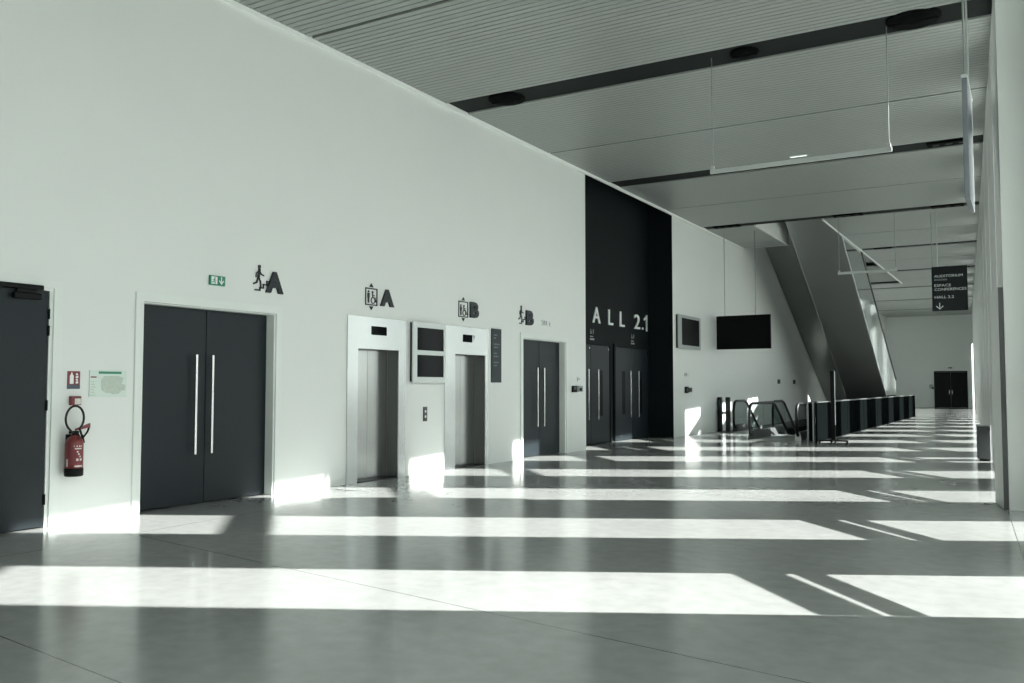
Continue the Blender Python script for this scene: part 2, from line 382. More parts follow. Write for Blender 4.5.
# ------------------------------------------------------------------ window wall
BAY0 = 7.0; PERIOD = 3.2; APER = 1.47; HEAD = 6.95
def build_windows():
    wr = MB()
    ks = list(range(-4, 18)); NEAR = 2
    DF = 0.245; DZ = 0.32                    # how far the sun drifts between the two facade depths
    def bay(k):
        lo = BAY0 + PERIOD * k + max(0, k - 2) * 0.16
        return (lo, lo + APER, 0.52, 0.0) if k < NEAR else (lo - DF, lo - DF + APER, 0.06, DZ)
    for k in ks:
        lo, hi, off, dz = bay(k)
        nxt = bay(k + 1)[0]
        if k < NEAR:
            if k == NEAR - 1: nxt = BAY0 + PERIOD * NEAR - 1.05
            SB(wr, 0.52, 0.64, hi, nxt, 0, 7.6); SB(wr, 0.52, 0.64, lo, hi, HEAD, 7.6)
        else:
            SB(wr, 0.0, 0.14, hi, nxt, 0, 7.6); SB(wr, 0.0, 0.14, lo, hi, HEAD - .40, 7.6)
    SB(wr, 0.52, 0.64, BAY0 - 4 * PERIOD - 2, BAY0 - 4 * PERIOD, 0, 7.6)
    lo2 = BAY0 + PERIOD * NEAR - 1.05
    SB(wr, 0.0, 0.64, lo2, bay(NEAR)[0], 0, 7.6)                         # the pier where the two depths meet
    lo = bay(18)[0]
    SB(wr, 0.0, 0.14, lo, YE - 0.03, 0, 7.6)
    SB(wr, 0.0, 0.04, YB, lo2, CZ + 0.07, 7.6)                           # frieze above the ceiling line
    SB(wr, 0.5, 0.64, YB, BAY0 - 4 * PERIOD, 0, 7.6)
    struct(wr.build('wall_right', 'pier'), 'window wall of pale piers on the sunny side', 'wall')
    n = 0
    for k in ks:
        n += 1
        lo, hi, off, dz = bay(k); head = HEAD if k < NEAR else HEAD - .40
        o0, o1 = off + .02, off + .07
        fr = MB()
        SB(fr, o0, o1, lo, lo + 0.02, 0, head); SB(fr, o0, o1, hi - 0.02, hi, 0, head)
        SB(fr, o0, o1, lo, hi, 0, 0.02); SB(fr, o0, o1, lo, hi, head - 0.02, head)
        root = fr.build('window_%d' % n, 'facade'); struct(root, 'tall narrow window between two piers', 'window'); root['group'] = 'windows of the sunny window wall'
        go = off + .04 if k < NEAR else .002
        gl = MB(); SB(gl, go, go + .006, lo + .002, hi - .002, 0.002, head - .002); gl.build('pane', 'glass', root)
        def slat(z0, z1, m):
            s = MB(); a, b = lo + .02, hi - .02
            r = m * (b - a); z0 -= dz; z1 -= dz; p, q = off - .02, off + .01
            s.hexa([(XR(a) + p, a, z0), (XR(a) + q, a, z0), (XR(b) + q, b, z0 + r), (XR(b) + p, b, z0 + r)],
                   [(XR(a) + p, a, z1), (XR(a) + q, a, z1), (XR(b) + q, b, z1 + r), (XR(b) + p, b, z1 + r)])
            s.build('brace', 'facade', root)
        slat(1.03, 1.29, 0.41); slat(0.84, 0.985, 0.40)
        slat(5.10, 5.45, 0.43)
        if k >= 5: slat(5.50, 5.95, 0.43)
    # slot window in the far corner
    fr = MB(); x0, x1 = XR(YE) - 0.11, XR(YE) + 0.25
    fr.box(x0, x0 + .03, YE + .1, YE + .16, 0, 4.6); fr.box(x1, x1 + .03, YE + .1, YE + .16, 0, 4.6); fr.box(x0, x1, YE + .1, YE + .16, 4.56, 4.6)
    root = fr.build('window_%d' % (n + 1), 'facade'); struct(root, 'narrow bright slot window in the far corner', 'window')
    g = MB(); g.box(x0 + .03, x1, YE + .125, YE + .13, 0, 4.56); g.build('pane', 'glass', root)
    # ajar leaf on the nearest visible pier; dark strip imitates its shaded gap
    yp = BAY0 + PERIOD * 2 - 1.05
    root = empty('access_door', (XR(yp), yp, 0), 'tall pale access door slightly ajar on the nearest pier, with a dark strip for its gap', 'door')
    xa, xb, ya, yb = XR(yp) - .055, -.425, yp - .004, yp + .74
    def leaf_at(mb, t0, t1, d0, d1, z0, z1):
        L = math.hypot(xb - xa, yb - ya); ux, uy = (xb - xa) / L, (yb - ya) / L; nx, ny = uy, -ux
        P = lambda t, d, z: (xa + ux * t + nx * d, ya + uy * t + ny * d, z)
        return mb.hexa([P(t0, d0, z0), P(t1, d0, z0), P(t1, d1, z0), P(t0, d1, z0)], [P(t0, d0, z1), P(t1, d0, z1), P(t1, d1, z1), P(t0, d1, z1)])
    leaf_at(MB(), .012, .75, 0, .03, .008, 2.72).build('leaf', 'pier', root)
    leaf_at(MB(), -.008, .012, -.002, .05, .004, 2.72).build('gap_strip', 'cabinet', root, 'dark strip standing in for the shaded gap')

# ------------------------------------------------------------------ doors
def frame_mb(y0, y1, h, wd, o0, o1):
    f = MB()
    f.box(XW + o0, XW + o1, y0, y0 + wd, 0, h); f.box(XW + o0, XW + o1, y1 - wd, y1, 0, h); f.box(XW + o0, XW + o1, y0 + wd, y1 - wd, h - wd, h)
    return f
def pull(mb, x, y, z0, z1, out=0.07):
    mb.bbox(x + out - .015, x + out + .015, y - .016, y + .016, z0, z1, .004)
    for z in (z0 + .12, z1 - .12): mb.cyl((x - .002, y, z), (x + out - .01, y, z), .010, 8)
    return mb
def double_door(n, y0, y1, oy0, oy1, label, hy, hz=(0.64, 1.91)):
    root = frame_mb(y0, y1, 2.62, 0.105, 0.0, 0.022).build('door_%d' % n, 'frame'); struct(root, label, 'door')
    rv = MB(); d = 0.14
    rv.box(XW - d - .05, XW + .001, oy0, oy0 + .012, 0, 2.51); rv.box(XW - d - .05, XW + .001, oy1 - .012, oy1, 0, 2.51); rv.box(XW - d - .05, XW + .001, oy0 + .012, oy1 - .012, 2.498, 2.51)
    rv.build('door_lining', 'frame', root)
    mid = (oy0 + oy1) / 2
    for a, b, h in ((oy0 + .014, mid - .004, hy[0]), (mid + .004, oy1 - .014, hy[1])):
        lf = MB(); lf.bbox(XW - d - .05, XW - d, a, b, 0.012, 2.495, .006)
        leaf = lf.build('leaf', 'door', root)
        pull(MB(), XW - d, h, *hz).build('handle', 'chrome', leaf, 'tall square steel pull bar')
def build_doors():
    # near single door
    root = MB().add([], []) ; f = MB()
    f.box(XW, XW + .02, 5.66, 5.76, 0, 2.64); f.box(XW, XW + .02, 4.42, 4.52, 0, 2.64); f.box(XW, XW + .02, 4.52, 5.66, 2.56, 2.64)
    f.box(XW - .1, XW, 5.62, 5.66, 0, 2.56); f.box(XW - .1, XW, 4.52, 4.56, 0, 2.56); f.box(XW - .1, XW, 4.56, 5.62, 2.53, 2.56)
    root = f.build('door_1', 'frame'); struct(root, 'dark single door with an overhead closer, nearest the viewer', 'door')
    lf = MB(); lf.bbox(XW - .06, XW - .005, 4.57, 5.615, .012, 2.525, .006); leaf = lf.build('leaf', 'door', root)
    cl = MB(); cl.bbox(XW - .004, XW + .07, 5.20, 5.50, 2.42, 2.485, .015); cl.build('door_closer', 'black', leaf)
    ar = MB(); ar.bbox(XW + .022, XW + .06, 4.62, 5.52, 2.525, 2.575, .01); ar.bbox(XW + .02, XW + .05, 5.24, 5.44, 2.48, 2.53, .008)
    ar.build('closer_arm', 'black', root)
    for z in (0.30, 1.30, 2.10, 2.28):
        h = MB(); h.tube([(XW + .004, 5.612, z - .055), (XW + .004, 5.612, z + .055)], .013, 10); h.build('hinge', 'black', root)
    double_door(2, 6.67, 9.02, 6.775, 8.90, 'dark double door with steel pull bars beside the fire extinguisher', (7.63, 7.89))
    double_door(3, 15.77, 17.95, 15.88, 17.82, 'dark double door beyond the lifts with slim pull bars', (16.66, 16.96))
    # hall doors in the black bay
    xb = XW - 0.77
    for n, (a, b, lab) in enumerate(((19.55, 21.93, 'black hall double door nearer the lifts'), (22.3, 24.7, 'black hall double door at the far side of the bay'))):
        f = MB(); f.box(xb, xb + .05, a - .08, a, 0, 2.68); f.box(xb, xb + .05, b, b + .08, 0, 2.68); f.box(xb, xb + .05, a, b, 2.6, 2.68)
        root = f.build('door_%d' % (4 + n), 'black_wall'); struct(root, lab, 'door')
        mid = (a + b) / 2
        for s, (p, q) in ((-1, (a + .01, mid - .006)), (1, (mid + .006, b - .01))):
            lf = MB(); lf.bbox(xb + .001, xb + .03, p, q, .012, 2.59, .005); leaf = lf.build('leaf', 'door', root)
            yv = mid + s * 0.62
            v = MB(); v.bbox(xb + .03, xb + .034, yv - .11, yv + .11, 0.72, 1.93, .001); v.build('vision_panel', 'tv', leaf)
            yh = mid + s * 0.30
            pull(MB(), xb + .03, yh, 0.64, 1.95, .08).build('handle', 'chrome', leaf, 'tall steel pull bar')
            st = MB(); st.cyl((xb + .03, q - .12, 2.5), (xb + .06, q - .12, 2.5), .02, 8); st.build('door_stud', 'chrome', leaf)
    # far end doors
    f = MB(); f.box(-5.98, -5.90, YE - .03, YE, 0, 2.62); f.box(-3.90, -3.82, YE - .03, YE, 0, 2.62); f.box(-5.90, -3.90, YE - .03, YE, 2.54, 2.62)
    root = f.build('door_6', 'door_far'); struct(root, 'black double door in the far end wall', 'door')
    for s, a, b in ((-1, -5.90, -4.905), (1, -4.895, -3.90)):
        lf = MB(); lf.bbox(a, b, YE - .045, YE - .002, .012, 2.53, .005); leaf = lf.build('leaf', 'door_far', root)
        xh = -4.9 + s * .09
        h = MB(); h.bbox(xh - .025, xh + .025, YE - .10, YE - .07, .95, 1.25, .01); h.box(xh - .01, xh + .01, YE - .08, YE - .04, .98, 1.02); h.box(xh - .01, xh + .01, YE - .08, YE - .04, 1.18, 1.22)
        h.build('handle', 'chrome', leaf)

# ------------------------------------------------------------------ lifts
def lift(y0, y1, oy0, oy1, label, ind):
    root = empty('lift', (XW, (y0 + y1) / 2, 0), label, 'lift', 'lifts in the white wall')
    pf = MB(); H = 2.61; d = 0.22
    pf.box(XW + .002, XW + .018, y0, oy0, 0.001, H); pf.box(XW + .002, XW + .018, oy1, y1, 0.001, H); pf.box(XW + .002, XW + .018, oy0, oy1, 2.10, H)
    po = pf.build('portal', 'lift_steel', root)
    jb = MB(); jb.box(XW - d, XW, oy0 - .01, oy0 + .005, 0, 2.1); jb.box(XW - d, XW, oy1 - .005, oy1 + .01, 0, 2.1); jb.box(XW - d, XW, oy0 + .005, oy1 - .005, 2.095, 2.11)
    jb.build('jamb_lining', 'shaded_jamb', root)
    mid = (oy0 + oy1) / 2
    for a, b in ((oy0 + .006, mid - .003), (mid + .003, oy1 - .006)):
        dp = MB(); dp.bbox(XW - d - .04, XW - d, a, b, .012, 2.094, .003); dp.build('door_panel', 'lift_door', root)
    sl = MB(); sl.box(XW - d - .04, XW + .01, oy0, oy1, 0.0, .010); sl.build('door_sill', 'rubber', root)
    ft = MB(); ft.bbox(XW + .018, XW + .026, ind[0], ind[1], 2.33, 2.47, .003); ft.build('floor_indicator', 'screen', po)
    return po
def build_lifts():
    lift(10.41, 11.88, 10.66, 11.69, 'steel lift under the wheelchair lift sign lettered A', (10.98, 11.36))
    r = lift(13.03, 14.51, 13.37, 14.40, 'steel lift under the wheelchair lift sign lettered B', (13.62, 13.93))
    a = MB(); a.stroke([(13.99, 2.38), (13.99, 2.46)], .016, LW, .018, .024); a.stroke([(13.965, 2.435), (13.99, 2.465), (14.015, 2.435)], .014, LW, .018, .024)
    a.build('direction_arrow', 'grey', r)
    # call panel
    c = MB(); c.bbox(XW, XW + .015, 12.40, 12.51, .90, 1.15, .004); root = c.build('lift_call_panel', 'cabinet')
    tag(root, 'slim dark lift call panel on the wall between the two lifts', 'call panel')
    for z in (.98, 1.07):
        b = MB(); b.disc(12.455, z, .022, LW, .013, .020); b.build('call_button', 'steel', root)

# ------------------------------------------------------------------ screens
def screens():
    # pair of stacked screens in one casing
    x0, x1 = XW, XW + 0.085; a, b = 12.00, 12.965
    root = empty('display_unit', (XW, 12.27, 1.57), 'pale wall casing with two stacked dark screens between the lifts', 'display')
    bd = MB(); bd.bbox(x0, x1 - .03, a + .02, b - .02, 1.585, 2.60, .01); bd.build('casing', 'black', root)
    f = MB(); zz = (1.565, 1.665, 2.045, 2.125, 2.515, 2.605); yy = (a, 12.115, 12.905, b)
    f.box(x1 - .03, x1, yy[0], yy[1], zz[0], zz[5]); f.box(x1 - .03, x1, yy[2], yy[3], zz[0], zz[5])
    for p, q in ((0, 1), (2, 3), (4, 5)): f.box(x1 - .03, x1, yy[1], yy[2], zz[p], zz[q])
    fp = f.build('front_frame', 'bezel', root)
    for p, q in ((1, 2), (3, 4)):
        s = MB(); s.box(x1 - .03, x1 - .012, yy[1], yy[2], zz[p], zz[q]); s.build('screen', 'screen', fp)
    # boxed screen past the black bay
    x1 = XW + 0.085; a, b = 25.10, 27.14
    root = empty('display_box', (XW, 25.7, 2.65), 'grey framed boxed screen on the wall past the black bay', 'display')
    bd = MB(); bd.bbox(XW, x1 - .03, a + .02, b - .02, 2.66, 3.66, .01); bd.build('casing', 'black', root)
    f = MB(); z0, z3 = 2.65, 3.67; y1, y2, z1, z2 = a + .30, b - .10, 2.76, 3.58
    f.box(x1 - .03, x1, a, y1, z0, z3); f.box(x1 - .03, x1, y2, b, z0, z3); f.box(x1 - .03, x1, y1, y2, z0, z1); f.box(x1 - .03, x1, y1, y2, z2, z3)
    f.build('front_frame', 'bezel2', root)
    s = MB(); s.box(x1 - .03, x1 - .012, y1, y2, z1, z2); s.build('screen', 'tv', root)
    # large hanging screen
    Y = 28.9; xa, xb = -9.03, -7.23; z0, z1 = 2.74, 3.86
    root = empty('hanging_television', (-8.1, Y, z0), 'large black screen hung on two thin rods over the escalator landing', 'television')
    p = MB(); p.bbox(xa, xb, Y, Y + .09, z0, z1, .012); p.build('panel', 'tv', root)
    s = MB(); s.box(xa + .03, xb - .03, Y - .004, Y + .001, z0 + .03, z1 - .03); s.build('screen', 'tv', root)
    for x in (-8.75, -7.72):
        r = MB(); r.cyl((x, Y + .06, z1 - .02), (x, Y + .06, CZ + .02), .012, 8); r.build('hanging_rod', 'rod', root)
    # vertical directory plate
    d = MB(); d.bbox(XW, XW + .025, 14.63, 14.99, 1.58, 2.64, .004); root = d.build('directory_plate', 'dirsign')
    tag(root, 'tall slate directory plate with faint print beside the second lift', 'sign')
    z = 2.50
    for i, n in enumerate((3, 2, 0, 5, 4, 0, 3, 4, 0, 4, 3)):
        y = 14.70; rows = MB()
        for k in range(n):
            wd = (0.028, 0.04, 0.022, 0.034)[(i + k) % 4]
            rows.box(XW + .025, XW + .0265, y, y + wd, z, z + .028); y += wd + .014
        if n: rows.build('print_line', 'dimgrey', root)
        z -= .060

# ------------------------------------------------------------------ wall signs
def walker(mb, u, v, s, fn, d0, d1):
    """person on steps, unit height about 1"""
    P = lambda pts: [(u + a * s, v + b * s) for a, b in pts]
    mb.disc(u + .30 * s, v + .93 * s, .075 * s, fn, d0, d1)
    mb.stroke(P([(.30, .80), (.26, .52)]), .12 * s, fn, d0, d1)
    mb.stroke(P([(.29, .78), (.15, .66), (.13, .52)]), .05 * s, fn, d0, d1)
    mb.stroke(P([(.31, .78), (.40, .64), (.52, .60)]), .05 * s, fn, d0, d1)
    mb.stroke(P([(.27, .50), (.36, .34), (.38, .14)]), .065 * s, fn, d0, d1)
    mb.stroke(P([(.24, .50), (.16, .30), (.02, .24)]), .065 * s, fn, d0, d1)
    mb.stroke(P([(.10, .0), (.34, .0), (.34, .10), (.52, .10), (.52, .24), (.70, .24), (.70, .38), (.84, .38)]), .055 * s, fn, d0, d1)
def chair_person(mb, u, v, s, fn, d0, d1):
    P = lambda pts: [(u + a * s, v + b * s) for a, b in pts]
    mb.disc(u + .20 * s, v + .88 * s, .09 * s, fn, d0, d1)
    mb.stroke(P([(.20, .74), (.22, .44), (.50, .42), (.62, .12), (.74, .12)]), .09 * s, fn, d0, d1)
    mb.stroke(P([(.21, .62), (.44, .60)]), .06 * s, fn, d0, d1)
    pts = [(.26 + .24 * math.cos(R(t)), .22 + .24 * math.sin(R(t))) for t in range(110, 391, 28)]
    mb.stroke(P(pts), .06 * s, fn, d0, d1)
def stander(mb, u, v, s, fn, d0, d1):
    mb.disc(u, v + .90 * s, .09 * s, fn, d0, d1)
    mb.prism([(u - .12 * s, v + .78 * s), (u - .12 * s, v + .40 * s), (u - .08 * s, v + .40 * s), (u - .08 * s, v), (u - .01 * s, v), (u - .01 * s, v + .38 * s), (u + .01 * s, v + .38 * s),
              (u + .01 * s, v), (u + .08 * s, v), (u + .08 * s, v + .40 * s), (u + .12 * s, v + .40 * s), (u + .12 * s, v + .78 * s)], fn, d0, d1)
def lift_pict(mb, a, b, z0, z1, fn, d0, d1):
    t = .018
    mb.stroke([(a, z0), (b, z0), (b, z1), (a, z1), (a, z0)], t, fn, d0, d1)
    m = (a + b) / 2
    mb.prism([(m - .05, z1 + .025), (m + .05, z1 + .025), (m, z1 + .085)], fn, d0, d1)
    mb.prism([(m - .05, z0 - .025), (m, z0 - .085), (m + .05, z0 - .025)], fn, d0, d1)
    stander(mb, a + .07, z0 + .03, .20, fn, d0, d1)
    chair_person(mb, a + .13, z0 + .03, .20, fn, d0, d1)
def wall_sign(ch, kind, pu, lu, z0, z1, label):
    root = empty('wayfinding_sign', (XW, (pu[0] + lu[1]) / 2, z0), label, 'sign', 'pictogram and letter signs above the doors and lifts')
    p = MB()
    if kind == 'stairs': walker(p, pu[0], z0 + .02, (pu[1] - pu[0]) / .86, LW, .004, .014)
    else: lift_pict(p, pu[0], pu[1], z0 + .0, z1 - .02, LW, .004, .014)
    p.build('pictogram', 'letter', root)
    t = fit(text_mb(ch, .4, LW, 0, .035, bold=.022), 1, lu[0], lu[1], z0, z1)
    t.build('letter', 'letter', root)
def exit_sign(y0, y1, z0, z1, label, face, ink, facing='wall'):
    fn = LW if facing == 'wall' else (lambda u, v, d: (u, YE - d, v))
    root = empty('exit_sign', fn((y0 + y1) / 2, z0, 0), label, 'exit sign')
    b = MB(); b.prism([(y0, z0), (y1, z0), (y1, z1), (y0, z1)], fn, 0, .035); b.build('sign_box', face, root)
    p = MB(); h = z1 - z0; L = y1 - y0; d0, d1 = .035, .037
    p.prism([(y0 + .06 * L, z0 + .12 * h), (y0 + .46 * L, z0 + .12 * h), (y0 + .46 * L, z1 - .12 * h), (y0 + .06 * L, z1 - .12 * h)], fn, d0, d1)
    m = y0 + .74 * L
    p.stroke([(m, z1 - .15 * h), (m, z0 + .25 * h)], .12 * h, fn, d0, d1)
    p.stroke([(m - .25 * h, z0 + .48 * h), (m, z0 + .18 * h), (m + .25 * h, z0 + .48 * h)], .12 * h, fn, d0, d1)
    p.build('exit_marking', ink, root)
    r = MB(); d0, d1 = .037, .039; u = y0 + .26 * L
    P = lambda pts: [(u + a * h, z0 + c * h) for a, c in pts]
    r.disc(u + .05 * h, z0 + .74 * h, .08 * h, fn, d0, d1); r.stroke(P([(.02, .62), (-.06, .42), (.10, .32), (.06, .18)]), .09 * h, fn, d0, d1)
    r.stroke(P([(-.06, .42), (-.20, .28), (-.32, .30)]), .08 * h, fn, d0, d1); r.stroke(P([(.0, .6), (.18, .48)]), .06 * h, fn, d0, d1); r.stroke(P([(.0, .6), (-.2, .55)]), .06 * h, fn, d0, d1)
    r.build('running_figure', face, root)
def signs():
    wall_sign('A', 'stairs', (8.49, 8.79), (8.71, 9.03), 2.80, 3.10, 'charcoal stair climber and letter A above the dark double door')
    wall_sign('A', 'lift', (10.84, 11.12), (11.20, 11.54), 2.81, 3.09, 'charcoal wheelchair lift symbol and letter A over the nearer lift')
    wall_sign('B', 'lift', (13.49, 13.79), (13.86, 14.15), 2.80, 3.10, 'charcoal wheelchair lift symbol and letter B over the farther lift')
    wall_sign('B', 'stairs', (15.70, 16.02), (16.00, 16.31), 2.79, 3.10, 'charcoal stair climber and letter B above the slim handled door')
    exit_sign(7.74, 7.98, 2.81, 2.935, 'small green exit sign over the door beside the extinguisher', 'green', 'white')
    exit_sign(16.70, 17.12, 2.82, 2.94, 'pale unlit exit sign beside the letter B stair sign', 'wall', 'grey')
    exit_sign(-5.05, -4.78, 2.80, 2.90, 'tiny exit sign above the far end door', 'cabinet', 'grey', 'end')
    # HALL 2.1
    xb = XW - 0.77
    fn = lambda u, v, d: (xb + d, u, v)
    root = empty('hall_sign', (xb, 22.3, 3.17), 'spaced white lettering reading HALL 2.1 on the black bay', 'sign')
    for ch, a, b in (('H', 19.95, 20.35), ('A', 20.90, 21.37), ('L', 21.90, 22.20), ('L', 22.68, 23.00), ('2', 23.72, 24.14), ('.', 24.32, 24.40), ('1', 24.50, 24.72)):
        zt = 3.60 if ch != '.' else 3.25
        if ch == '1':
            m = MB(); m.stroke([(b - .05, 3.18), (b - .05, 3.60)], .065, fn, 0, .03); m.stroke([(b - .06, 3.585), (a, 3.50)], .055, fn, 0, .03)
        else: m = fit(text_mb(ch, .5, fn, 0, .03, bold=.002), 1, a, b, 3.18, zt)
        m.build('letter', 'white', root)
    for (y, lab) in ((20.88, 'small white pictograms over the nearer hall door'), (23.62, 'small white pictograms over the farther hall door')):
        m = MB(); chair_person(m, y - .10, 2.88, .13, fn, 0, .006); stander(m, y + .08, 2.88, .13, fn, 0, .006)
        m.stroke([(y - .10, 2.74), (y + .11, 2.74)], .045, fn, 0, .006); m.stroke([(y - .10, 2.81), (y + .05, 2.81)], .03, fn, 0, .006)
        tag(m.build('pictogram_sign', 'grey'), lab, 'sign')
    # extinguisher sign
    s = MB(); s.bbox(XW, XW + .006, 5.84, 5.99, 1.475, 1.67, .002); root = s.build('extinguisher_sign', 'signred'); tag(root, 'small red sign with a white extinguisher symbol', 'sign')
    b = MB(); b.box(XW + .006, XW + .0075, 5.84, 5.99, 1.475, 1.52); b.build('caption_strip', 'navy', root)
    p = MB(); p.prism([(5.868, 1.53), (5.912, 1.53), (5.912, 1.62), (5.900, 1.635), (5.896, 1.655), (5.884, 1.655), (5.880, 1.635), (5.868, 1.62)], LW, .006, .008); p.build('symbol', 'white', root)
    p = MB()
    for k in range(4): p.prism([(5.935 + .004 * (k % 2), 1.535 + k * .03), (5.965, 1.535 + k * .03), (5.968 - .01 * (k % 2), 1.558 + k * .03), (5.94, 1.556 + k * .03)], LW, .006, .008)
    p.build('flame_symbol', 'white', root)
    # call point
    c = MB(); c.bbox(XW, XW + .05, 5.865, 5.985, 1.295, 1.395, .008); root = c.build('fire_call_point', 'signred'); tag(root, 'small red fire call point under the extinguisher sign', 'call point')
    q = MB(); q.box(XW + .05, XW + .053, 5.905, 5.975, 1.305, 1.37); q.build('press_plate', 'label', root)
    # evacuation plan
    e = MB(); e.bbox(XW, XW + .012, 6.10, 6.57, 1.385, 1.685, .003); root = e.build('evacuation_plan', 'paper'); tag(root, 'framed evacuation plan on the wall beside the double door', 'plan')
    t = MB(); t.box(XW + .012, XW + .0135, 6.21, 6.50, 1.645, 1.672); t.build('title_strip', 'green', root)
    t = MB(); t.box(XW + .012, XW + .0135, 6.115, 6.185, 1.60, 1.615); t.build('red_strip', 'signred', root)
    t = MB()
    poly = [(6.25, 1.46), (6.30, 1.43), (6.36, 1.425), (6.40, 1.41), (6.47, 1.42), (6.50, 1.45), (6.55, 1.46), (6.55, 1.52), (6.50, 1.53), (6.53, 1.60), (6.45, 1.625), (6.28, 1.62), (6.24, 1.57)]
    t.prism(poly, LW, .012, .0135); t.build('plan_drawing', 'planink', root)
    t = MB()
    for k in range(6): t.box(XW + .012, XW + .0132, 6.115, 6.175 - .01 * (k % 3), 1.40 + .03 * k, 1.412 + .03 * k)
    t.build('legend', 'planink', root)
    # small wall boxes
    def wbox(name, mt, y0, y1, z0, z1, d, lab, cat):
        root = MB().bbox(XW, XW + d, y0, y1, z0, z1, .006).build(name, mt); tag(root, lab, cat); return root
    r = wbox('access_reader', 'black', 18.14, 18.34, 1.37, 1.52, .05, 'black access reader left of the black bay edge', 'card reader')
    MB().box(XW + .05, XW + .053, 18.19, 18.29, 1.43, 1.50).build('reader_window', 'cabinet', r)
    r = wbox('intercom', 'grey', 18.44, 18.66, 1.38, 1.52, .045, 'grey intercom box at the corner of the black bay', 'intercom')
    MB().box(XW + .045, XW + .048, 18.47, 18.60, 1.40, 1.47).build('speaker_grille', 'black', r)
    r = wbox('thermostat', 'wall', 18.42, 18.52, 1.62, 1.72, .03, 'tiny pale thermostat above the intercom', 'thermostat')
    MB().box(XW + .03, XW + .032, 18.44, 18.50, 1.66, 1.70).build('display', 'grey', r)
    r = wbox('wall_switch', 'black', 25.82, 26.05, 1.30, 1.50, .05, 'black switch under the grey framed boxed screen', 'switch')
    MB().box(XW + .05, XW + .06, 25.88, 25.99, 1.36, 1.44).build('switch_plate', 'cabinet', r)
    r = wbox('key_switch', 'cabinet', 26.12, 26.36, 1.33, 1.47, .06, 'dark key switch next to the black switch', 'switch')
    MB().box(XW + .06, XW + .066, 26.17, 26.31, 1.37, 1.43).build('key_plate', 'black', r)
    r = wbox('smoke_alarm_panel', 'bezel', 25.80, 26.15, 1.82, 1.92, .03, 'pale alarm strip above the black switch', 'alarm')
    MB().box(XW + .03, XW + .033, 25.85, 25.95, 1.84, 1.90).build('alarm_lens', 'grey', r)
    for y, lab in ((37.3, 'small dark wall box nearer the hanging screen'), (40.1, 'small dark wall box nearer the escalator underside')):
        r = wbox('wall_box', 'cabinet', y, y + .24, 1.62, 1.80, .06, lab, 'wall box')
        MB().box(XW + .06, XW + .065, y + .05, y + .19, 1.66, 1.76).build('box_cover', 'black', r)
    # alarm on the far wall
    s = MB(); s.bbox(-6.30, -6.06, YE - .06, YE, 1.35, 1.66, .01); root = s.build('wall_hydrant', 'bezel2'); tag(root, 'small pale box on the end wall beside the black door', 'wall box')
    MB().box(-6.12, -6.0, YE - .08, YE - .06, 1.34, 1.46).build('valve', 'black', root)

# ------------------------------------------------------------------ fire extinguisher
def extinguisher():
    y, x = 5.87, XW + 0.115
    root = empty('fire_extinguisher', (x, y, 0.53), 'red fire extinguisher with a black hose hung on the white wall', 'fire extinguisher')
    b = MB(); b.lathe((x, y, 0.58), [(.082, 0), (.092, .01), (.092, .31), (.083, .345), (.052, .375), (.028, .39), (.028, .40)], 24); cy = b.build('cylinder', 'red', root)
    b = MB(); b.lathe((x, y, 0.53), [(.084, 0), (.096, .008), (.096, .085), (.093, .09)], 24); b.build('base_cup', 'black', root)
    # curved label on the cylinder
    l = MB(); n = 10; pts = []
    for z in (0.66, 0.87):
        for k in range(n + 1):
            a = R(-70 + 100 * k / n); pts.append((x + .0930 * math.cos(a), y + .0930 * math.sin(a), z))
    l.add(pts, [(k, k + 1, n + 2 + k, n + 1 + k) for k in range(n)], True); l.build('label', 'signred', cy, 'red printed label')
    def patch(a0, a1, z0, z1):
        t = MB(); p = []
        for z in (z0, z1):
            for k in range(4):
                a = R(a0 + (a1 - a0) * k / 3); p.append((x + .0937 * math.cos(a), y + .0937 * math.sin(a), z))
        t.add(p, [(k, k + 1, 5 + k, 4 + k) for k in range(3)], True); t.build('print_mark', 'label', cy, 'pale print on the label')
    patch(-35, 20, .85, .865); patch(-30, 15, .825, .838)
    for k, a in enumerate((-12, -4, 6)): patch(a - 5, a + 5, .79 - .026 * k, .806 - .026 * k)
    patch(-20, -6, .70, .725); patch(4, 18, .70, .725); patch(-85, -72, .64, .72); patch(-30, 25, .635, .65)
    v = MB(); v.lathe((x, y, .970), [(.024, 0), (.030, .005), (.030, .04), (.018, .05)], 14); v.bbox(x - .02, x + .02, y - .06, y + .04, 0.990, 1.020, .006); v.build('valve', 'black', root)
    h = MB(); q = 1.022
    h.hexa([(x - .014, y + .01, q), (x + .014, y + .01, q), (x + .014, y + .175, q + .03), (x - .014, y + .175, q + .03)],
           [(x - .014, y + .01, q + .018), (x + .014, y + .01, q + .018), (x + .014, y + .175, q + .075), (x - .014, y + .175, q + .075)])
    h.build('lever', 'signred', root)
    h = MB(); h.tube([(x, y + .17, q + .035), (x, y + .15, q - .02), (x, y + .085, q - .10), (x, y + .03, q - .03)], .011, 8); h.build('carry_grip', 'black', root)
    ho = MB(); P = []
    for k in range(25):
        t_ = k / 24; a = R(235 - 290 * t_)
        P.append((x + .015 + .01 * math.sin(3 * t_), y - .015 + .105 * math.cos(a), 1.155 + .135 * math.sin(a)))
    P = [(x + .01, y - .035, 1.005)] + P + [(x + .02, y + .075, .955)]
    ho.tube(P, .012, 10); hz = ho.build('hose', 'rubber', root)
    nz = MB(); nz.tube([(x + .02, y + .075, .975), (x + .03, y + .085, .885)], [.012, .018], 10); nz.build('nozzle', 'black', hz)
    br = MB(); br.box(XW, x - .06, y - .03, y + .03, .90, .98); br.build('wall_bracket', 'black', root)

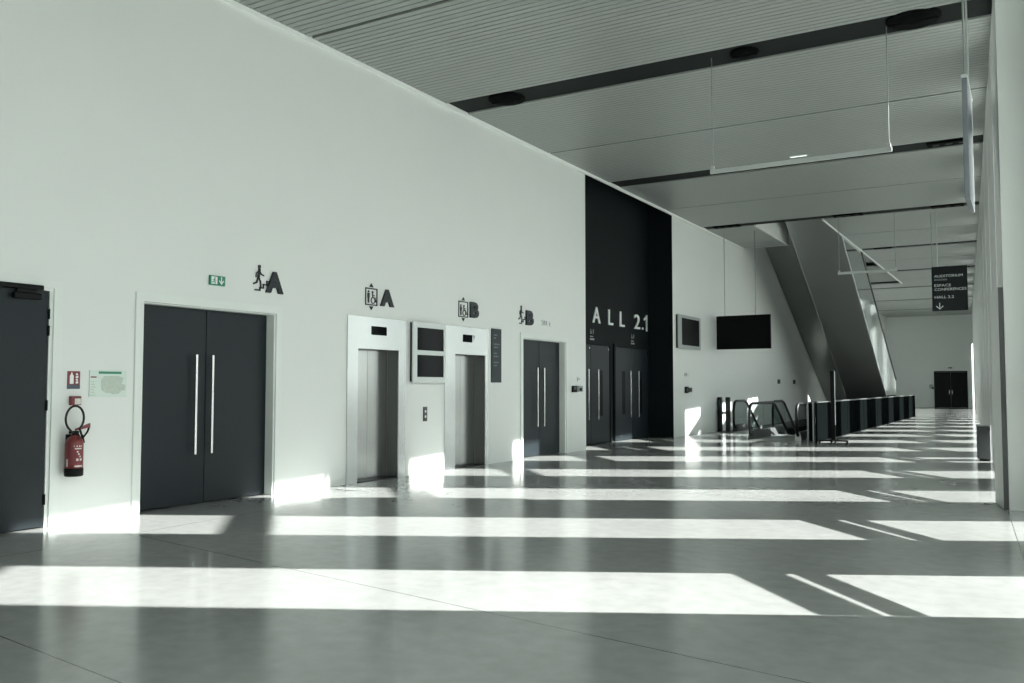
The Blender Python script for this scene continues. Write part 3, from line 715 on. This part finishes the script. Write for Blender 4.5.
# ------------------------------------------------------------------ escalators
def walkway_escalator(xa, xb, y0, flat, label):
    """an escalator that sets off at y0 and goes down away from the viewer"""
    root = empty('escalator', ((xa + xb) / 2, y0, 0), label, 'escalator', 'escalators going down from the landing')
    T = math.tan(R(30)); L = 7.5; yb = y0 + .35 + flat
    def z_at(y): return 0 if y < yb else -(y - yb) * T
    ye = yb + L
    for x in (xa, xb):
        sk = MB()
        sk.hexa([(x - .09, y0 + .12, 0.0), (x + .09, y0 + .12, 0.0), (x + .09, yb, 0.0), (x - .09, yb, 0.0)],
                [(x - .06, y0 + .12, .24), (x + .06, y0 + .12, .24), (x + .06, yb, .24), (x - .06, yb, .24)])
        sk.hexa([(x - .09, yb, -.6), (x + .09, yb, -.6), (x + .09, ye, -.6 - L * T), (x - .09, ye, -.6 - L * T)],
                [(x - .06, yb, .24), (x + .06, yb, .24), (x + .06, ye, .24 - L * T), (x - .06, ye, .24 - L * T)])
        sk.build('skirt', 'steel' if x == xb else 'cabinet', root)
        # handrail path
        hp = [(y0 + .16, .13), (y0 + .03, .20), (y0 - .02, .34), (y0 - .02, .68), (y0 + .03, .88), (y0 + .14, .99), (y0 + .30, 1.02), (yb, 1.02), (yb + .3, .94), (ye, 1.02 - L * T)]
        hr = MB(); hr.tube([(x, a, b) for a, b in hp], .042, 10); hr.build('handrail', 'rubber', root)
        g = MB()
        poly = [(y0 + .12, .22), (y0 + .03, .36), (y0 + .03, .68), (y0 + .10, .90), (y0 + .30, .99), (yb, .99), (ye, .99 - L * T), (ye, .2 - L * T), (yb, .2)]
        g.prism(poly, lambda u, v, d: (x + d, u, v), -.006, .006); g.build('glass_balustrade', 'eglass', root)
    pl = MB(); pl.box(xa + .09, xb - .09, y0 - .55, y0 + .95, 0.0, .012); pl.build('landing_plate', 'step', root)
    st = MB(); y = y0 + .95; z = 0.0
    for i in range(22):
        dz = 0 if y < yb - .3 else .23
        st.box(xa + .10, xb - .10, y, y + .40, z - dz - .30, z - dz + .008)
        for k in range(14):
            xx = xa + .14 + k * (xb - xa - .28) / 14
            st.box(xx, xx + .03, y, y + .40, z - dz + .008, z - dz + .014)
        y += .40; z -= dz
    st.build('steps', 'step', root)
    return root
def rising_truss(xa, xb, bot, top, y_hi, y_lo, label):
    """underside of a flight that climbs toward the viewer; bot/top: (slope, z at y=0) of lower edge and of cladding top"""
    zb = lambda y: bot[1] + bot[0] * y
    zt = lambda y: top[1] + top[0] * y
    root = empty('rising_escalator', ((xa + xb) / 2, y_lo, 0), label, 'escalator', 'escalators rising to the upper floor')
    b = MB()
    P = [(y_hi, zb(y_hi)), (y_lo, max(0, zb(y_lo))), (y_lo + .6, 0), (y_lo + 3.2, 0), (y_lo + 3.2, .25), (y_hi + 2, zb(y_hi + 2) + 1.15), (y_hi, zb(y_hi) + 1.15)]
    b.prism(P, lambda u, v, d: (d, u, v), xa + .03, xb - .03)
    b.build('truss_cladding', 'truss', root)
    # polished flank
    f = MB(); Q = [(y_hi, zb(y_hi) + .06), (y_lo, zb(y_lo) + .06), (y_lo + 2.4, .05), (y_lo + 2.4, zt(y_lo + 2.4) if zt(y_lo + 2.4) > .3 else .3), (y_hi + .02, zt(y_hi + .02))]
    f.prism(Q, lambda u, v, d: (d, u, v), xb - .03, xb); f.build('polished_flank', 'mirror', root)
    f = MB(); f.prism(Q, lambda u, v, d: (d, u, v), xa, xa + .03); f.build('left_flank', 'truss', root)
    for x in (xa + .015, xb - .015):
        h = MB(); h.tube([(x, y_hi, zt(y_hi) + .03), (x, y_lo + 2.4, max(zt(y_lo + 2.4), .3) + .03)], .05, 10); h.build('handrail', 'rubber', root)
    tr = MB(); tr.tube([(xa + .02, y_hi, zb(y_hi) + .03), (xa + .02, y_lo, zb(y_lo) + .03)], .03, 8); tr.tube([(xb - .02, y_hi, zb(y_hi) + .03), (xb - .02, y_lo, zb(y_lo) + .03)], .03, 8)
    tr.build('edge_bead', 'bezel2', root)
def escalators():
    walkway_escalator(-6.88, -5.58, 25.0, 2.3, 'down escalator nearer the dark balustrade with black handrails')
    walkway_escalator(-8.50, -7.22, 29.0, 0.9, 'down escalator beside the white wall and bollards')
    rising_truss(-7.10, -5.42, (-.557, 6.65 + .557 * 31.5), (-.518, 6.53 + .518 * 35.7), 28.5, 42.4, 'dark steel underside of the escalator climbing above the balustrade')
    rising_truss(-9.06, -7.13, (-.535, 7.05 + .535 * 35.69), (-.535, 9.1 + .535 * 35.69), 32.8, 47.8, 'dark steel underside of the escalator climbing along the white wall')

# ------------------------------------------------------------------ balustrade, bollards, stand, cabinet
def floor_things():
    X = -4.95; y0, y1 = 24.4, 47.9
    root = empty('balustrade', (X, (y0 + y1) / 2, 0), 'long dark glass balustrade around the escalator opening', 'balustrade')
    n = 15; L = (y1 - y0) / n
    for i in range(n):
        p = MB(); a = y0 + i * L; p.bbox(X - .012, X + .012, a + .02, a + L - .02, .03, 1.06, .003); p.build('panel', 'dglass', root)
    for i in range(n + 1):
        p = MB(); a = y0 + i * L; p.bbox(X - .06, X - .014, a - .02, a + .02, 0, 1.06, .004); p.build('post', 'black', root)
    r = MB(); r.bbox(X - .03, X + .03, y0 - .02, y1 + .02, 1.06, 1.095, .006); r.build('top_rail', 'cabinet', root)
    b = MB(); b.bbox(X - .03, X + .03, y0, y1, 0, .03, .004); b.build('base_rail', 'black', root)
    e = MB(); e.bbox(X - .20, X - .03, y0 - .012, y0 + .012, .05, 1.06, .003); e.build('return_panel', 'dglass', root)
    for xx in (X - .20, X - .06):
        e = MB(); e.bbox(xx - .02, xx + .02, y0 - .03, y0 + .03, 0, 1.10, .006); e.build('end_post', 'rod', root, 'steel end post')
    # bollards
    for (x, y, lab) in ((-8.985, 29.05, 'dark square bollard against the white wall'), (-8.62, 28.75, 'dark square bollard beside the escalator handrail')):
        root = empty('bollard', (x, y, 0), lab, 'bollard', 'bollards by the escalator')
        p = MB(); p.bbox(x - .07, x + .07, y - .07, y + .07, .02, 1.15, .02); p.build('post', 'rubber', root)
        p = MB(); p.bbox(x - .085, x + .085, y - .085, y + .085, 0, .02, .005); p.build('base_plate', 'cabinet', root)
        p = MB(); p.box(x - .05, x + .05, y - .073, y - .07, .70, 1.05); p.build('front_panel', 'dirsign', root)
    # wheeled mast
    x, y = -4.46, 24.15
    root = empty('sign_stand', (x, y, 0), 'slim dark mast on a wheeled base in front of the balustrade', 'stand')
    m = MB(); m.bbox(x - .05, x + .05, y - .03, y + .03, .10, 1.92, .008); ms = m.build('mast', 'black', root)
    m = MB(); m.bbox(x + .05, x + .062, y - .03, y + .03, .5, 1.90, .003); m.build('edge_strip', 'steel', ms)
    m = MB(); m.bbox(x - .36, x + .36, y - .03, y + .03, .07, .11, .008); m.bbox(x - .03, x + .03, y - .28, y + .28, .07, .11, .008); m.build('cross_base', 'black', root)
    for dx, dy in ((-.34, 0), (.34, 0), (0, -.26), (0, .26)):
        c = MB(); c.cyl((x + dx - .02, y + dy, .036), (x + dx + .02, y + dy, .036), .036, 14); c.box(x + dx - .012, x + dx + .012, y + dy - .012, y + dy + .012, .05, .08); c.build('castor', 'rubber', root)
    # low cabinet at the window wall
    root = empty('low_cabinet', (-.83, 20.4, 0), 'dark grey low cabinet at the foot of the window wall', 'cabinet')
    a, b = 20.2, 20.66
    m = MB(); m.bbox(-.95, -.715, a, b, .04, .68, .008); bd = m.build('body', 'cabinet', root)
    m = MB(); m.bbox(-.965, -.712, a - .015, b + .015, .68, .70, .005); m.build('top', 'cabinet', root)
    m = MB(); m.box(-.92, -.73, a + .03, b - .03, 0, .04); m.build('plinth', 'black', root)
    for ya, yb_ in ((a + .02, (a + b) / 2 - .004), ((a + b) / 2 + .004, b - .02)):
        m = MB(); m.box(-.958, -.95, ya, yb_, .06, .66); m.build('door', 'cabinet', bd)

# ------------------------------------------------------------------ ceiling-hung things
def hung():
    # directional sign
    Y = 28.6; x0, x1 = -2.425, -1.485; z0, z1 = 3.72, 5.03
    root = empty('hanging_sign', (-1.92, Y, z0), 'black hanging sign reading AUDITORIUM, ESPACE CONFERENCES, HALL 2.2', 'sign')
    p = MB(); p.bbox(x0, x1, Y, Y + .06, z0, z1, .006); pn = p.build('panel', 'sign', root)
    fn = lambda u, v, d: (u, Y - d, v)
    rows = (('AUDITORIUM', .02, .77, 4.71, 4.785), ('BEGUIN', .02, .34, 4.615, 4.665), ('ESPACE', .02, .46, 4.435, 4.51), ('CONFERENCES', .02, .86, 4.315, 4.39), ('HALL 2.2', .02, .53, 4.09, 4.165))
    for s, a, b, c, d in rows:
        if s == 'BEGUIN':
            t = MB(); u = x0 + .05 + a
            for wd in (.05, .04, .045, .03, .05, .04): t.prism([(u, c), (u + wd, c), (u + wd, d), (u, d)], fn, 0, .004); u += wd + .016
            t.build('small_print', 'dimgrey', pn)
        else:
            fit(text_mb(s, .1, fn, 0, .004), 0, x0 + .05 + a, x0 + .05 + b, c, d).build('lettering', 'grey_white', pn)
    ar = MB(); m = x0 + .20
    ar.stroke([(m, 3.95), (m, 3.78)], .022, fn, 0, .004); ar.stroke([(m - .085, 3.86), (m, 3.775), (m + .085, 3.86)], .022, fn, 0, .004); ar.build('arrow', 'grey_white', pn)
    for x in (x0 + .16, x0 + .02):
        r = MB(); r.cyl((x, Y + .03, z1 - .01), (x, Y + .03, CZ + .02), .012, 8); r.build('hanging_rod', 'bar' if x > x0 + .1 else 'rod', root)
    # near sign seen edge-on
    X = -.60; y0, y1 = 12.0, 13.1; z0, z1 = 3.80, 5.30
    root = empty('hanging_sign', (X, (y0 + y1) / 2, z0), 'blue grey hanging panel seen edge-on beside the window wall', 'sign')
    p = MB(); p.bbox(X - .03, X + .03, y0, y1, z0, z1, .006); p.build('panel', 'hanger', root)
    t = MB(); t.bbox(X - .036, X + .036, y0 - .01, y1 + .01, z1, z1 + .04, .006); t.build('top_rail', 'bar', root)
    for y in (y0 + .12, y1 - .25):
        r = MB(); r.cyl((X, y, z1 + .03), (X, y, CZ + .02), .014, 8); r.build('hanging_rod', 'bar' if y > 12.5 else 'rod', root)
    # banner rails
    for (Y, xa, xb, z, lab) in ((13.36, -4.24, -1.60, 4.88, 'pale banner rail hung on two rods below the first dark band'), (28.0, -4.95, -3.29, 4.95, 'pale banner rail hung in front of the escalator underside')):
        root = empty('banner_rail', ((xa + xb) / 2, Y, z), lab, 'banner rail', 'banner rails hung from the ceiling')
        b = MB(); b.bbox(xa, xb, Y - .02, Y + .02, z - .05, z + .02, .006); b.build('rail', 'bar', root)
        for x in (xa + .04, xb - .04):
            r = MB(); r.cyl((x, Y, z + .01), (x, Y, CZ + .04), .008, 8); r.build('hanging_rod', 'rod', root)
            k = MB(); k.bbox(x - .025, x + .025, Y - .025, Y + .025, z + .02, z + .07, .005); k.build('clamp', 'bar', root)
    # loudspeakers in the first dark band, projectors and sensors in the next ones
    spk = [(-7.97, 13.37, .33, 'round black ceiling loudspeaker nearest the white wall'), (-3.68, 13.37, .22, 'small round black ceiling loudspeaker mid way along the first band'), (-1.28, 13.3, .36, 'large round black ceiling loudspeaker near the window wall')]
    for x, y, r_, lab in spk:
        root = empty('ceiling_loudspeaker', (x, y, CZ), lab, 'loudspeaker', 'loudspeakers in the first dark band')
        m = MB(); m.lathe((x, y, CZ - .02), [(r_ * .80, .0), (r_, .012), (r_, .05)], 28); m.build('ring', 'speaker', root)
        m = MB(); m.lathe((x, y, CZ - .03), [(r_ * .25, 0), (r_ * .78, .008), (r_ * .78, .02)], 24); m.build('grille', 'speaker', root)
        m = MB(); m.box(x - r_ * .9, x + r_ * .9, y - .02, y + .02, CZ - .034, CZ - .022); m.build('cross_bar', 'speaker', root)
    dev = [(-1.35, 20.55, 'black ceiling box at the window end of the second band'), (-4.95, 20.55, 'black ceiling box at the middle of the second band'), (-8.3, 27.78, 'black ceiling box at the wall end of the third band'),
           (-1.9, 27.78, 'black ceiling box at the window end of the third band'), (-4.6, 27.78, 'black ceiling box beside the ceiling opening'), (-4.6, 35.1, 'black ceiling box on the fourth band by the opening lip'), (-2.4, 42.35, 'black ceiling box on the fifth band behind the hanging sign')]
    for x, y, lab in dev:
        root = empty('ceiling_spotlight', (x, y, CZ), lab, 'spotlight', 'spotlight boxes in the dark bands')
        wd = .42 if y < 30 else .30
        m = MB(); m.bbox(x - wd, x + wd, y - .16, y + .16, CZ - .012, CZ + .03, .006); m.build('housing', 'speaker', root)
        for k in (-1, 0, 1):
            m = MB(); m.lathe((x + k * wd * .6, y, CZ - .02), [(.05, 0), (.075, .004), (.075, .010)], 14); m.build('lens_ring', 'plenum', root)
    # small glowing strip added to imitate a sun glint on the slats
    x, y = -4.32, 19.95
    root = empty('glint_strip', (x, y, CZ), 'tiny added glowing strip imitating a sun glint on the ceiling before the second dark band', 'glint')
    m = MB(); m.bbox(x - .19, x + .19, y - .035, y + .035, CZ - .025, CZ - .001, .004); m.build('housing', 'bezel', root)  # backing of the added glint strip
    m = MB(); m.box(x - .17, x + .17, y - .02, y + .02, CZ - .028, CZ - .025); m.build('glint_face', 'glint', root)

build_shell(); build_ceiling(); build_windows(); build_doors(); build_lifts(); screens(); signs(); extinguisher(); escalators(); floor_things(); hung()
